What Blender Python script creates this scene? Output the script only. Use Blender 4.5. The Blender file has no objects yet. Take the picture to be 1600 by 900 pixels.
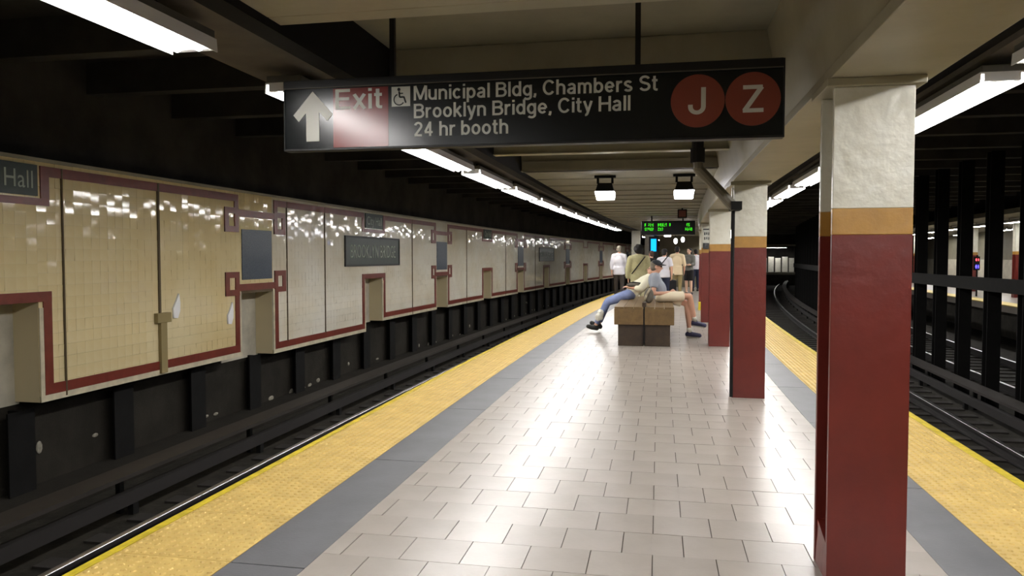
import bpy, bmesh, math, random
from mathutils import Vector, Matrix
random.seed(7)
PI = math.pi
scn = bpy.context.scene
COL = scn.collection

# ------------------------------------------------------------------ camera
F_PX, EYE = 1180.0, 1.42
VX, VY = 1030.0, 402.0
pitch = math.atan((450-VY)/F_PX)
yaw = math.atan((VX-800)/math.hypot(F_PX, 450-VY))
cd = bpy.data.cameras.new('camera'); cam = bpy.data.objects.new('camera', cd); COL.objects.link(cam)
cd.sensor_width = 36; cd.lens = 36*F_PX/1600; cd.clip_end = 300; cd.clip_start = 0.05
cam.location = (0, 0, EYE); cam.rotation_euler = (PI/2-pitch, 0, yaw)
scn.camera = cam
# ------------------------------------------------------------------ world, exposure
w = bpy.data.worlds.new('world'); scn.world = w; w.use_nodes = True
w.node_tree.nodes['Background'].inputs[0].default_value = (0.6, 0.65, 0.6, 1)
w.node_tree.nodes['Background'].inputs[1].default_value = 0.012
scn.view_settings.view_transform = 'Standard'; scn.view_settings.look = 'None'
scn.view_settings.gamma = 1; scn.view_settings.use_curve_mapping = False
scn.view_settings.exposure = 1.36
TUBE = 21.5          # strength of the fluorescent tubes

def lin(c):
    return tuple(((v/255)/12.92 if v/255 <= .04045 else ((v/255+.055)/1.055)**2.4) for v in c)

# ------------------------------------------------------------------ materials
def mat(name, rgb, rough=.6, metal=0, spec=.5, noise=0, nscale=8, bump=0, bscale=60, rgb2=None, emit=0, coat=0):
    m = bpy.data.materials.new(name); m.use_nodes = True
    nt = m.node_tree; b = nt.nodes['Principled BSDF']
    c = lin(rgb)
    b.inputs['Base Color'].default_value = (*c, 1)
    b.inputs['Roughness'].default_value = rough
    b.inputs['Metallic'].default_value = metal
    b.inputs['Specular IOR Level'].default_value = spec
    if coat:
        b.inputs['Coat Weight'].default_value = coat; b.inputs['Coat Roughness'].default_value = .12
    tc = nt.nodes.new('ShaderNodeTexCoord')
    if noise or rgb2:
        n = nt.nodes.new('ShaderNodeTexNoise'); n.inputs['Scale'].default_value = nscale
        n.inputs['Detail'].default_value = 6; n.inputs['Roughness'].default_value = .6
        nt.links.new(tc.outputs['Object'], n.inputs['Vector'])
        r = nt.nodes.new('ShaderNodeValToRGB')
        c2 = lin(rgb2) if rgb2 else tuple(v*(1-noise) for v in c)
        r.color_ramp.elements[0].position = .35; r.color_ramp.elements[0].color = (*c2, 1)
        r.color_ramp.elements[1].position = .62; r.color_ramp.elements[1].color = (*c, 1)
        nt.links.new(n.outputs['Fac'], r.inputs[0]); nt.links.new(r.outputs[0], b.inputs['Base Color'])
    if bump:
        n2 = nt.nodes.new('ShaderNodeTexNoise'); n2.inputs['Scale'].default_value = bscale
        n2.inputs['Detail'].default_value = 4
        nt.links.new(tc.outputs['Object'], n2.inputs['Vector'])
        bp = nt.nodes.new('ShaderNodeBump'); bp.inputs['Strength'].default_value = bump
        bp.inputs['Distance'].default_value = .01
        nt.links.new(n2.outputs['Fac'], bp.inputs['Height']); nt.links.new(bp.outputs[0], b.inputs['Normal'])
    if emit:
        b.inputs['Emission Color'].default_value = (*c, 1); b.inputs['Emission Strength'].default_value = emit
    return m

M = {}
def addm(k, *a, **kw): M[k] = mat(k, *a, **kw)
addm('floor_tile', (164, 157, 148), rough=.30, rgb2=(153, 145, 135), nscale=1.7, bump=.05, bscale=25, spec=.6)
addm('floor_tile_b', (161, 154, 145), rough=.32, rgb2=(151, 143, 133), nscale=2.1, bump=.05, bscale=25, spec=.6)
addm('grout', (96, 90, 84), rough=.8)
addm('band_grey', (94, 95, 98), rough=.5, noise=.2, nscale=3, bump=.1)
addm('tactile', (200, 171, 96), rough=.5, rgb2=(182, 154, 84), nscale=5)
addm('edge_far', (232, 206, 110), rough=.5)
addm('edge_yellow', (206, 182, 40), rough=.5, noise=.35, nscale=12)
addm('concrete_dark', (62, 58, 50), rough=.85, noise=.5, nscale=4, bump=.3)
addm('trackbed', (44, 41, 34), rough=.9, spec=.2, noise=.5, nscale=6, bump=.6, bscale=20)
addm('tie', (36, 31, 26), rough=.85, noise=.4)
addm('rail', (215, 213, 215), rough=.3, metal=1)
addm('rail_side', (24, 20, 18), rough=.7)
addm('cover', (40, 34, 29), rough=.6, noise=.3)
addm('wall_tile', (234, 218, 174), rough=.07, rgb2=(224, 202, 148), nscale=.6, spec=.7)
addm('wall_tile_white', (240, 236, 222), rough=.07, rgb2=(226, 216, 190), nscale=.5, spec=.7)
addm('wall_grout', (206, 192, 156), rough=.8)
addm('border_red', (124, 56, 44), rough=.3, noise=.2)
addm('border_white', (214, 204, 176), rough=.3, noise=.25, nscale=6)
addm('joint', (88, 74, 48), rough=.7)
addm('mosaic_blue', (44, 58, 78), rough=.35, rgb2=(66, 80, 92), nscale=45)
addm('name_green', (42, 58, 50), rough=.4, noise=.2)
addm('name_letter', (166, 176, 160), rough=.5)
addm('niche', (196, 190, 172), rough=.6, noise=.25, nscale=3)
addm('wall_base', (44, 41, 35), rough=.9, spec=.2, rgb2=(34, 31, 26), nscale=2.5, bump=.4)
addm('splash', (150, 145, 130), rough=.9, noise=.4, nscale=20)
addm('black_steel', (15, 14, 13), rough=.8, spec=.2, noise=.4)
addm('tunnel', (62, 59, 54), rough=.9, noise=.6, nscale=1.2)
addm('girder_dark', (92, 84, 74), rough=.7, noise=.35, nscale=3)
addm('cream_paint', (158, 153, 132), rough=.45, rgb2=(147, 141, 119), nscale=2.5, bump=.15, bscale=12)
addm('ceiling_paint', (122, 118, 99), rough=.6, rgb2=(111, 106, 88), nscale=2, bump=.1)
addm('col_white', (214, 213, 200), rough=.25, rgb2=(203, 200, 183), nscale=5, bump=.5, bscale=14)
addm('col_yellow', (178, 134, 62), rough=.35, rgb2=(160, 118, 54), nscale=7, bump=.3, bscale=14)
addm('col_red', (110, 38, 30), rough=.35, rgb2=(98, 34, 27), nscale=3, bump=.3, bscale=14)
addm('painted_glint', (250, 250, 250), rough=.5)  # white of the light reflections painted on the wall tiles
addm('chip', (196, 190, 170), rough=.6)
addm('conduit', (104, 98, 84), rough=.5, noise=.2)
addm('sign_black', (16, 20, 21), rough=.22, spec=.5)
addm('sign_frame', (12, 12, 12), rough=.5)
addm('sign_white', (200, 200, 190), rough=.4)
addm('sign_red', (128, 44, 38), rough=.22)
addm('sign_bullet', (126, 58, 42), rough=.4)
addm('housing', (90, 88, 82), rough=.5)
addm('reflector', (235, 235, 235), rough=.4)
addm('wood', (112, 88, 50), rough=.5, rgb2=(94, 72, 40), nscale=9)
addm('wood_dark', (60, 46, 30), rough=.55, rgb2=(48, 36, 24), nscale=9)
addm('gap_black', (12, 11, 10), rough=.9)
addm('skin', (214, 164, 138), rough=.55)
addm('skin_pale', (216, 176, 152), rough=.55)
addm('hair_black', (22, 18, 18), rough=.7, bump=.8, bscale=90)
addm('hair_brown', (62, 42, 30), rough=.7, bump=.8, bscale=90)
addm('hair_grey', (120, 112, 98), rough=.7, bump=.8, bscale=90)
addm('tee_grey', (150, 156, 166), rough=.9)
addm('shirt_white', (236, 232, 208), rough=.85)
addm('shirt_pale', (208, 206, 212), rough=.85)
addm('shirt_cream', (236, 216, 180), rough=.85)
addm('olive', (172, 166, 126), rough=.9, noise=.15, nscale=20)
addm('olive_light', (178, 172, 136), rough=.9)
addm('khaki', (232, 220, 192), rough=.9)
addm('khaki_dark', (150, 134, 92), rough=.9)
addm('jeans', (128, 142, 184), rough=.9, noise=.2, nscale=14)
addm('navy', (34, 40, 62), rough=.9)
addm('trouser_dark', (62, 56, 52), rough=.9)
addm('cloth_black', (24, 22, 24), rough=.9)
addm('jacket_grey', (104, 104, 98), rough=.9)
addm('cap', (44, 48, 54), rough=.8)
addm('shoe_navy', (48, 48, 78), rough=.6)
addm('shoe_black', (28, 30, 28), rough=.5)
addm('shoe_dark', (58, 46, 48), rough=.6)
addm('sole', (200, 196, 186), rough=.6)
addm('bag_beige', (176, 168, 142), rough=.8, noise=.2)
addm('bag_grey', (96, 90, 80), rough=.8)
addm('plastic_yellow', (214, 190, 40), rough=.4)
addm('plastic_white', (226, 224, 210), rough=.5)
addm('board_red', (96, 44, 34), rough=.6)
addm('eye', (20, 16, 14), rough=.2)

def emit(name, rgb, s):
    m = bpy.data.materials.new(name); m.use_nodes = True; nt = m.node_tree
    nt.nodes.clear(); e = nt.nodes.new('ShaderNodeEmission'); o = nt.nodes.new('ShaderNodeOutputMaterial')
    e.inputs[0].default_value = (*lin(rgb), 1); e.inputs[1].default_value = s
    nt.links.new(e.outputs[0], o.inputs[0]); M[name] = m
emit('tube', (253, 250, 247), TUBE)
emit('lamp_glow', (250, 248, 255), 6)
emit('led_green', (70, 240, 40), .55)
emit('screen_cyan', (20, 150, 255), 1.0)
emit('blue_light', (80, 70, 255), 2.0)
emit('red_light', (255, 60, 70), 2.0)

# ------------------------------------------------------------------ helpers
def cv(y):                      # the whole station bends gently to the right
    return .0015*max(0., y-6.)**2
def dcv(y):
    return .003*max(0., y-6.)

class MB:
    def __init__(s): s.v = []; s.f = []; s.mi = []
    def quad_box(s, P, mi=0):   # P: 8 points (bottom 4 ccw, top 4)
        n = len(s.v); s.v += [tuple(p) for p in P]
        for q in ((3,2,1,0),(4,5,6,7),(0,1,5,4),(1,2,6,5),(2,3,7,6),(3,0,4,7)):
            s.f.append(tuple(n+i for i in q)); s.mi.append(mi)
    def box(s, x0, x1, y0, y1, z0, z1, mi=0, curve=False):
        if curve:
            a, b = cv(y0), cv(y1)
        else: a = b = 0
        s.quad_box([(x0+a,y0,z0),(x1+a,y0,z0),(x1+b,y1,z0),(x0+b,y1,z0),
                    (x0+a,y0,z1),(x1+a,y0,z1),(x1+b,y1,z1),(x0+b,y1,z1)], mi)
    def long(s, x0, x1, y0, y1, z0, z1, step=2.0, mi=0):     # long box following the bend
        ys = [y0]
        while ys[-1] < y1-1e-6:
            ys.append(min(y1, ys[-1]+step if ys[-1] >= 5.9 else min(6., y1)))
        n = len(s.v)
        for y in ys:
            c = cv(y); s.v += [(x0+c,y,z0),(x1+c,y,z0),(x1+c,y,z1),(x0+c,y,z1)]
        for i in range(len(ys)-1):
            a = n+4*i; b = a+4
            for k in range(4):
                k2 = (k+1) % 4
                s.f.append((a+k, a+k2, b+k2, b+k)); s.mi.append(mi)
        s.f.append((n+3,n+2,n+1,n)); s.mi.append(mi)
        e = n+4*(len(ys)-1); s.f.append((e,e+1,e+2,e+3)); s.mi.append(mi)
    def prism(s, pts, y0, y1, mi=0):          # polygon in xz pulled along y
        n = len(s.v); k = len(pts)
        s.v += [(p[0],y0,p[1]) for p in pts]+[(p[0],y1,p[1]) for p in pts]
        s.f.append(tuple(n+i for i in range(k))); s.mi.append(mi)
        s.f.append(tuple(n+k+i for i in reversed(range(k)))); s.mi.append(mi)
        for i in range(k):
            j = (i+1) % k; s.f.append((n+j, n+i, n+k+i, n+k+j)); s.mi.append(mi)
    def cyl(s, p0, p1, r0, r1=None, seg=12, mi=0, caps=True):
        r1 = r0 if r1 is None else r1
        p0, p1 = Vector(p0), Vector(p1); d = (p1-p0).normalized()
        u = d.orthogonal().normalized(); v = d.cross(u); n = len(s.v)
        for p, r in ((p0,r0),(p1,r1)):
            for i in range(seg):
                a = 2*PI*i/seg; s.v.append(tuple(p+u*math.cos(a)*r+v*math.sin(a)*r))
        for i in range(seg):
            j = (i+1) % seg; s.f.append((n+i,n+j,n+seg+j,n+seg+i)); s.mi.append(mi)
        if caps:
            s.f.append(tuple(n+i for i in reversed(range(seg)))); s.mi.append(mi)
            s.f.append(tuple(n+seg+i for i in range(seg))); s.mi.append(mi)
    def ell(s, c, r, mi=0, seg=14, rings=9, rot=None):
        if not hasattr(r, '__len__'): r = (r,r,r)
        n = len(s.v); c = Vector(c)
        def put(v):
            v = Vector((v[0]*r[0], v[1]*r[1], v[2]*r[2]))
            if rot is not None: v = rot @ v
            s.v.append(tuple(c+v))
        put((0,0,-1))
        for i in range(1, rings):
            a = -PI/2+PI*i/rings
            for j in range(seg):
                b = 2*PI*j/seg; put((math.cos(a)*math.cos(b), math.cos(a)*math.sin(b), math.sin(a)))
        put((0,0,1)); top = len(s.v)-1
        for j in range(seg):
            k = (j+1) % seg
            s.f.append((n, n+1+k, n+1+j)); s.mi.append(mi)
            for i in range(rings-2):
                a = n+1+i*seg; s.f.append((a+j,a+k,a+seg+k,a+seg+j)); s.mi.append(mi)
            a = n+1+(rings-2)*seg; s.f.append((a+j,a+k,top)); s.mi.append(mi)
    def mesh(s, name, mats, smooth=False):
        me = bpy.data.meshes.new(name); me.from_pydata(s.v, [], s.f)
        for m in (mats if isinstance(mats, (list,tuple)) else [mats]): me.materials.append(M[m] if isinstance(m, str) else m)
        me.polygons.foreach_set('material_index', s.mi)
        if smooth: me.polygons.foreach_set('use_smooth', [True]*len(s.f))
        me.update(); return me
    def build(s, name, mats, parent=None, smooth=False, bevel=0):
        return link(name, s.mesh(name, mats, smooth), parent, bevel)

def link(name, me, parent=None, bevel=0):
    o = bpy.data.objects.new(name, me); COL.objects.link(o)
    if parent is not None:
        o.parent = parent
        o.matrix_parent_inverse = Matrix.Identity(4)
    if bevel:
        b = o.modifiers.new('bevel', 'BEVEL'); b.width = bevel; b.segments = 2; b.limit_method = 'ANGLE'
    return o
def tag(o, label, cat, group=None, kind=None):
    o['label'] = label; o['category'] = cat
    if group: o['group'] = group
    if kind: o['kind'] = kind
    return o
def struct(o):
    o['kind'] = 'structure'; return o
def empty(name, loc=(0,0,0), rz=0):
    o = bpy.data.objects.new(name, None); COL.objects.link(o); o.location = loc; o.rotation_euler = (0,0,rz)
    o.empty_display_size = .1
    return o
def copy_tree(o, parent=None):
    c = o.copy(); COL.objects.link(c); c.parent = parent
    for ch in list(o.children): copy_tree(ch, c)
    return c
def word(name, text, w, h, mats, parent, loc, rot=(PI/2,0,0), depth=.002, bold=.018, fitw=True, shear=0, base=True):
    """flat lettering, scaled so that the drawn outline is w wide and its capitals h high"""
    cu = bpy.data.curves.new(name, 'FONT'); cu.body = text; cu.size = 1; cu.offset = bold; cu.extrude = 0.0
    cu.resolution_u = 3; cu.space_character = 1.03
    t = bpy.data.objects.new('tmp', cu); COL.objects.link(t)
    dg = bpy.context.evaluated_depsgraph_get()
    me = bpy.data.meshes.new_from_object(t.evaluated_get(dg)); bpy.data.objects.remove(t)
    xs = [v.co.x for v in me.vertices]
    cap = .69
    sy = h/cap; sx = w/(max(xs)-min(xs)) if fitw else sy
    x0 = min(xs)
    for v in me.vertices:
        v.co.x = (v.co.x-x0)*sx; v.co.y *= sy; v.co.z = 0
    bm = bmesh.new(); bm.from_mesh(me)
    r = bmesh.ops.extrude_face_region(bm, geom=bm.faces[:])
    for e in r['geom']:
        if isinstance(e, bmesh.types.BMVert): e.co.z += depth
    bmesh.ops.recalc_face_normals(bm, faces=bm.faces[:])
    bm.to_mesh(me); bm.free()
    me.materials.clear(); me.materials.append(M[mats])
    o = link(name, me, parent); o.location = loc; o.rotation_euler = rot
    return o

# grotesque letters drawn as strokes (capital height 1)
SH = .07; XH = .73
def arc(cx, cy, rx, ry, a0, a1, n=12):
    return [(cx+rx*math.cos(math.radians(a0+(a1-a0)*i/n)), cy+ry*math.sin(math.radians(a0+(a1-a0)*i/n))) for i in range(n+1)]
def bowl(cx, r=.205): return arc(cx, XH/2, r, XH/2-SH, 0, 360, 24)
GL = {
 'E': (.62, [[(SH,0),(SH,1)],[(SH,1-SH),(.60,1-SH)],[(SH,.52),(.56,.52)],[(SH,SH),(.61,SH)]]),
 'H': (.70, [[(SH,0),(SH,1)],[(.63,0),(.63,1)],[(SH,.52),(.63,.52)]]),
 'M': (.84, [[(SH,0),(SH,1)],[(.77,0),(.77,1)],[(SH+.02,1),(.42,.06)],[(.75,1),(.42,.06)]]),
 'B': (.66, [[(SH,0),(SH,1)],[(SH,1-SH),(.34,1-SH)]+arc(.36,.74,.19,.19,90,-90)+[(SH,.54)],[(.34,.54)]+arc(.37,.305,.22,.235,90,-90)+[(SH,SH)]]),
 'C': (.72, [arc(.37,.5,.30,.44,38,322,20)]),
 'S': (.64, [arc(.32,.735,.235,.20,20,270,14)+arc(.32,.285,.25,.22,90,-160,14)]),
 'J': (.54, [[(.47,1),(.47,.30)]+arc(.265,.28,.205,.22,0,-180,12)+[(.06,.36)]]),
 'Z': (.64, [[(.02,1-SH),(.60,1-SH)],[(.57,.93),(.07,.07)],[(.02,SH),(.63,SH)]]),
 'x': (.54, [[(.06,XH),(.48,0)],[(.48,XH),(.06,0)]]),
 'i': (.16, [[(SH+.01,0),(SH+.01,XH)],[(SH+.01,.86),(SH+.01,1)]]),
 'l': (.16, [[(SH+.01,0),(SH+.01,1)]]),
 't': (.34, [[(.14,.95),(.14,.18)]+arc(.24,.18,.10,.12,180,265,6)+[(.32,.055)],[(0,XH-.06),(.31,XH-.06)]]),
 'u': (.56, [[(SH,XH),(SH,.27)]+arc(.265,.27,.195,.205,180,360,12),[(.46,0),(.46,XH)]]),
 'n': (.56, [[(SH,0),(SH,XH)],arc(.265,.46,.195,.205,180,0,12)+[(.46,0)]]),
 'h': (.56, [[(SH,0),(SH,1)],arc(.265,.46,.195,.205,180,0,12)+[(.46,0)]]),
 'm': (.84, [[(SH,0),(SH,XH)],arc(.235,.48,.165,.185,180,0,12)+[(.40,0)],arc(.565,.48,.165,.185,180,0,12)+[(.73,0)]]),
 'r': (.36, [[(SH,0),(SH,XH)],arc(.27,.42,.20,.24,180,85,8)+[(.34,.655)]]),
 'o': (.56, [bowl(.27)]),
 'c': (.53, [arc(.27,XH/2,.205,XH/2-SH,42,318,18)]),
 'e': (.56, [arc(.27,XH/2,.205,XH/2-SH,0,318,20),[(.08,.36),(.47,.36)]]),
 'a': (.54, [arc(.25,.50,.17,.16,160,0,10)+[(.42,0)],arc(.24,.21,.18,.15,70,290,14)+[(.34,.10),(.42,.20)],[(.24,.36),(.42,.40)]]),
 'b': (.56, [[(SH,0),(SH,1)],bowl(.27)]),
 'd': (.56, [[(.47,0),(.47,1)],bowl(.27)]),
 'p': (.56, [[(SH,-.27),(SH,XH)],bowl(.27)]),
 'g': (.56, [bowl(.27),[(.47,XH),(.47,-.06)]+arc(.27,-.06,.20,.16,0,-150,10)]),
 's': (.50, [arc(.24,.53,.165,.135,20,270,12)+arc(.24,.20,.18,.135,90,-160,12)]),
 'k': (.52, [[(SH,0),(SH,1)],[(.44,XH),(.08,.30)],[(.20,.42),(.46,0)]]),
 'y': (.52, [[(.05,XH),(.26,.05)],[(.47,XH),(.24,-.08)]+arc(.12,-.08,.11,.12,-20,-100,6)]),
 ',': (.18, [[(.09,.14),(.09,.02),(.04,-.13)]]),
 '2': (.58, [arc(.27,.72,.20,.215,165,-35,14)+[(.08,.08)],[(.03,SH),(.50,SH)]]),
 '4': (.58, [[(.36,0),(.36,1)],[(.36,.95),(.05,.30)],[(.02,.27),(.52,.27)]]),
}
def strokes(name, text, wd, h, m, parent, x, z, y=-.001, t=.145):
    b = MB(); X = 0; n = 0
    adv = []
    for ch in text:
        adv.append(X); X += (.28 if ch == ' ' else GL[ch][0]+.085)
    tot = X-.085; sx = wd/tot; n = 0
    for ch, x0 in zip(text, adv):
        if ch == ' ': continue
        for line in GL[ch][1]:
            L = []; R_ = []
            for i, p in enumerate(line):
                a = Vector(line[max(0,i-1)]); c = Vector(line[min(len(line)-1,i+1)]); d = (c-a)
                if d.length < 1e-6: d = Vector(line[1])-Vector(line[0])
                d.normalize(); nn = Vector((-d.y, d.x))*t/2
                L.append(Vector(p)+nn); R_.append(Vector(p)-nn)
            yy = y-.0012-.00006*(n % 5); n += 1
            for i in range(len(line)-1):
                P = [R_[i], R_[i+1], L[i+1], L[i]]
                Q = [(x+(x0+q.x)*sx, z+q.y*h) for q in P]
                k = len(b.v)
                b.v += [(q[0], yy, q[1]) for q in Q]+[(q[0], y, q[1]) for q in Q]
                for f in ((0,1,2,3),(7,6,5,4),(0,4,5,1),(1,5,6,2),(2,6,7,3),(3,7,4,0)):
                    b.f.append(tuple(k+i_ for i_ in f)); b.mi.append(0)
    return b.build(name, [m], parent)

Y0, Y1 = -6.0, 76.0       # extent of the station along the platform

# ================================================================== STRUCTURE
# ---- our platform: slab
b = MB()
b.long(-2.60, 2.25, Y0, Y1, -.30, -.03)
b.long(-2.38, 2.05, Y0, Y1, -1.12, -.30)
floor = struct(b.build('floor', ['concrete_dark']))
g = MB(); g.long(-1.58, 1.28, Y0, Y1, -.03, -.006); gr_ = g.build('grout_bed', ['grout'], floor); gr_['kind'] = 'stuff'

# floor tiles, half-bond rows
TX, TY = .2935, .2795
tiles = []
r0 = int((Y0-3.335)/TY)
for r in range(r0, int((Y1-3.335)/TY)-1):
    y0 = 3.335+r*TY; y1 = y0+TY
    off = -1.488 if r % 2 == 0 else -1.3413
    xs = [-1.58]
    k = -1
    while off+k*TX < 1.28:
        x = off+k*TX
        if x > -1.55 and x < 1.25: xs.append(x)
        k += 1
    xs.append(1.28)
    for i in range(len(xs)-1): tiles.append((xs[i], xs[i+1], y0, y1))
def tile_near(t):
    y = t[2]
    return y if y > 3.0 else 1000+abs(y)
tiles.sort(key=tile_near)
tmesh = {}
g2 = .0022
for n, (x0,x1,y0,y1) in enumerate(tiles[:300]):
    key = (round(x1-x0, 3), n % 2)
    if key not in tmesh:
        b = MB(); b.box(-(x1-x0)/2+g2, (x1-x0)/2-g2, -TY/2+.0009, TY/2-.0009, -.016, 0)
        tmesh[key] = b.mesh('tile', ['floor_tile' if key[1] else 'floor_tile_b'])
    o = link('tile', tmesh[key], floor)
    o.location = ((x0+x1)/2+cv((y0+y1)/2), (y0+y1)/2, random.uniform(-.0006, .0006))
    o.rotation_euler = (random.gauss(0,.0005), random.gauss(0,.0005), 0)
b = MB()
for (x0,x1,y0,y1) in tiles[300:]:
    z = random.uniform(-.0006, .0006)
    b.box(x0+g2, x1-g2, y0+.0009, y1-.0009, -.016, z, mi=random.randint(0,1), curve=True)
o = b.build('floor_tiling', ['floor_tile','floor_tile_b'], floor); o['kind'] = 'stuff'

# grey bands and yellow nosing, cast in lengths
def run(name, x0, x1, z0, z1, m, step, gap=.004, y0=Y0, y1=Y1, parent=None, lim=300):
    y = y0; n = 0
    while y < y1-.01:
        e = min(y+step, y1)
        b = MB(); b.long(x0, x1, y+gap, e-gap, z0, z1, step=1.5); b.build(name, [m], parent); y = e; n += 1
run('edge_band', -1.95, -1.58, -.03, 0, 'band_grey', 1.83, parent=floor)
run('edge_band', 1.28, 1.60, -.03, 0, 'band_grey', 1.83, parent=floor)
run('platform_nosing', -2.60, -2.55, -.05, .004, 'edge_yellow', 2.44, parent=floor)
run('platform_nosing', 2.20, 2.265, -.05, .004, 'edge_yellow', 2.44, parent=floor)
# tactile pavers with truncated domes
def dome_slab(wd, ln):
    b = MB(); b.box(-wd/2+.002, wd/2-.002, -ln/2+.002, ln/2-.002, -.03, .002)
    nx = round(wd/.05); ny = round(ln/.05)
    for i in range(nx):
        for j in range(ny):
            x = -wd/2+(i+.5)*wd/nx; y = -ln/2+(j+.5)*ln/ny
            b.cyl((x,y,.002), (x,y,.0075), .0155, .0095, seg=8)
    return b.mesh('tactile_paver', ['tactile'])
PL = .61
for (x0, x1) in ((-2.55,-1.95), (1.60, 2.20)):
    me = dome_slab(x1-x0, PL)
    y = Y0
    while y < Y1-PL:
        o = link('tactile_paver', me, floor); ym = y+PL/2
        o.location = ((x0+x1)/2+cv(ym), ym, 0); o.rotation_euler = (0,0,-math.atan(dcv(ym))); y += PL

# ---- track beds, rails, ties
def track(xa, xb, z=-1.12):
    b = MB(); b.long(xa, xb, Y0, Y1+20, z-.2, z); return b
beds = MB()
beds.long(-6.6, -2.38, Y0, Y1, -1.32, -1.12); beds.long(2.05, 10.2, Y0, Y1, -1.32, -1.12)
bed = struct(beds.build('trim_trackbed', ['trackbed']))
def rail_mesh(x, z=-1.10, head=-.95):
    b = MB()
    b.long(x-.065, x+.065, Y0, 71, z, z+.02, mi=1)
    b.long(x-.012, x+.012, Y0, 71, z+.02, head-.04, mi=1)
    b.long(x-.035, x+.035, Y0, 71, head-.04, head-.004, mi=1)
    b.long(x-.034, x+.034, Y0, 71, head-.012, head-.004)
    ys = [Y0, 6.]+[6+2*i for i in range(1, 33)]; n = len(b.v)
    prof = [(-.034,-.006),(-.03,-.001),(-.018,.0015),(0,.002),(.018,.0015),(.03,-.001),(.034,-.006)]
    for y in ys:
        for (dx, dz) in prof: b.v.append((x+cv(y)+dx, y, head+dz))
    m = len(prof)
    for i in range(len(ys)-1):
        for j in range(m-1): b.f.append((n+i*m+j, n+i*m+j+1, n+(i+1)*m+j+1, n+(i+1)*m+j)); b.mi.append(0)
    return b
def place_rail(x, lab):
    tag(rail_mesh(x).build('running_rail', ['rail','rail_side']), lab, 'rail', 'running rails')
place_rail(-2.97, 'steel running rail tucked under the left platform edge')
place_rail(-4.50, 'worn steel running rail of the left track nearer the tiled wall')
place_rail(2.84, 'steel running rail tucked under the right platform edge')
place_rail(4.28, 'shiny running rail of the right track nearer the black posts')
place_rail(6.25, 'running rail just beyond the black posts')
place_rail(7.68, 'running rail farthest to the right past the black posts')
def third(x, lab, s):
    r = empty('third_rail', (0,0,0))
    b = MB(); b.long(x-.04, x+.04, Y0, 70, -1.0, -.87, mi=0); b.build('contact_rail', ['rail_side'], r)
    b = MB(); b.long(x-.15, x+.13, Y0, 70, -.70, -.66); b.build('cover_board', ['cover'], r)
    b = MB()
    y = Y0+.5
    while y < 70:
        b.box(x+s*.14-.025, x+s*.14+.025, y, y+.06, -1.12, -.70, curve=True)
        b.box(x-.03, x+.03, y, y+.08, -1.12, -1.0, curve=True); y += 2.4
    o = b.build('bracket', ['black_steel'], r); o['kind'] = 'stuff'
    tag(r, lab, 'third rail', 'covered third rails')
third(-5.10, 'third rail under a brown cover board at the foot of the tiled wall', -1)
third(4.95, 'third rail under a cover board in front of the black posts', 1)
for x0, x1 in ((-5.0,-2.45), (2.3, 4.9), (5.9, 8.2)):
    b = MB(); y = Y0
    while y < 60:
        b.box(x0, x1, y, y+.2, -1.12, -1.098, curve=True); y += .56
    o = b.build('ties', ['tie'], bed); o['kind'] = 'stuff'

# ---- left wall -------------------------------------------------------------
WX = -6.0; TOP = 2.36; PITCH = 4.53; YC0 = 5.95; HW = .45; NK = 15
def yc(k): return YC0+PITCH*k
def zbot(k):                      # bottom of the tiled panel that follows niche k
    return {-2:0., -1:.0, 0:-.02, 1:-.10}.get(k, .05)
wl = MB()
KS = range(-2, NK)
for k in KS:                      # solid backing between the niches, lintels above them
    wl.long(WX-.30, WX-.014, yc(k)+HW, yc(k+1)-HW, zbot(k), TOP, step=1.2)
    top = .98 if k % 2 == 0 else .93
    wl.long(WX-.30, WX-.014, yc(k)-HW, yc(k)+HW, top, TOP, step=1.2)
    wl.long(WX-.46, WX-.30, yc(k)-HW-.05, yc(k)+HW+.05, zbot(k)-.03, top+.1, step=1.2, mi=1)
wall = struct(wl.build('wall_left', ['wall_grout','niche']))
b = MB(); b.long(WX-.36, WX+.015, Y0, Y1, TOP, TOP+.035); b.build('coping', ['cream_paint'], wall)
# tiles
TT = .122
wt = []
for k in KS:
    z0 = zbot(k)+.06
    ya, yb = yc(k)+HW, yc(k+1)-HW
    def fill(ya, yb, za, zb):
        n = max(1, round((yb-ya)/TT)); m = max(1, round((zb-za)/TT))
        for i in range(n):
            for j in range(m):
                wt.append((ya+(yb-ya)*i/n, ya+(yb-ya)*(i+1)/n, za+(zb-za)*j/m, za+(zb-za)*(j+1)/m))
    fill(ya, yb, z0, TOP)
    fill(yc(k)-HW, yc(k)+HW, .98 if k % 2 == 0 else .93, TOP)
wt.sort(key=lambda t: (0 if t[0] > 5.6 else 1, t[0] if t[0] > 5.6 else -t[0]))
wm = {}
def tilt(y, z):
    s = .012
    return random.gauss(0, s), random.gauss(0, s)*1.3
b = MB()
def aged(y, z):          # the tiles have yellowed unevenly, most in the nearest bays
    return 0 if random.random() < max(0, min(1, (12.0-y)/3.5)) else 1
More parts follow.
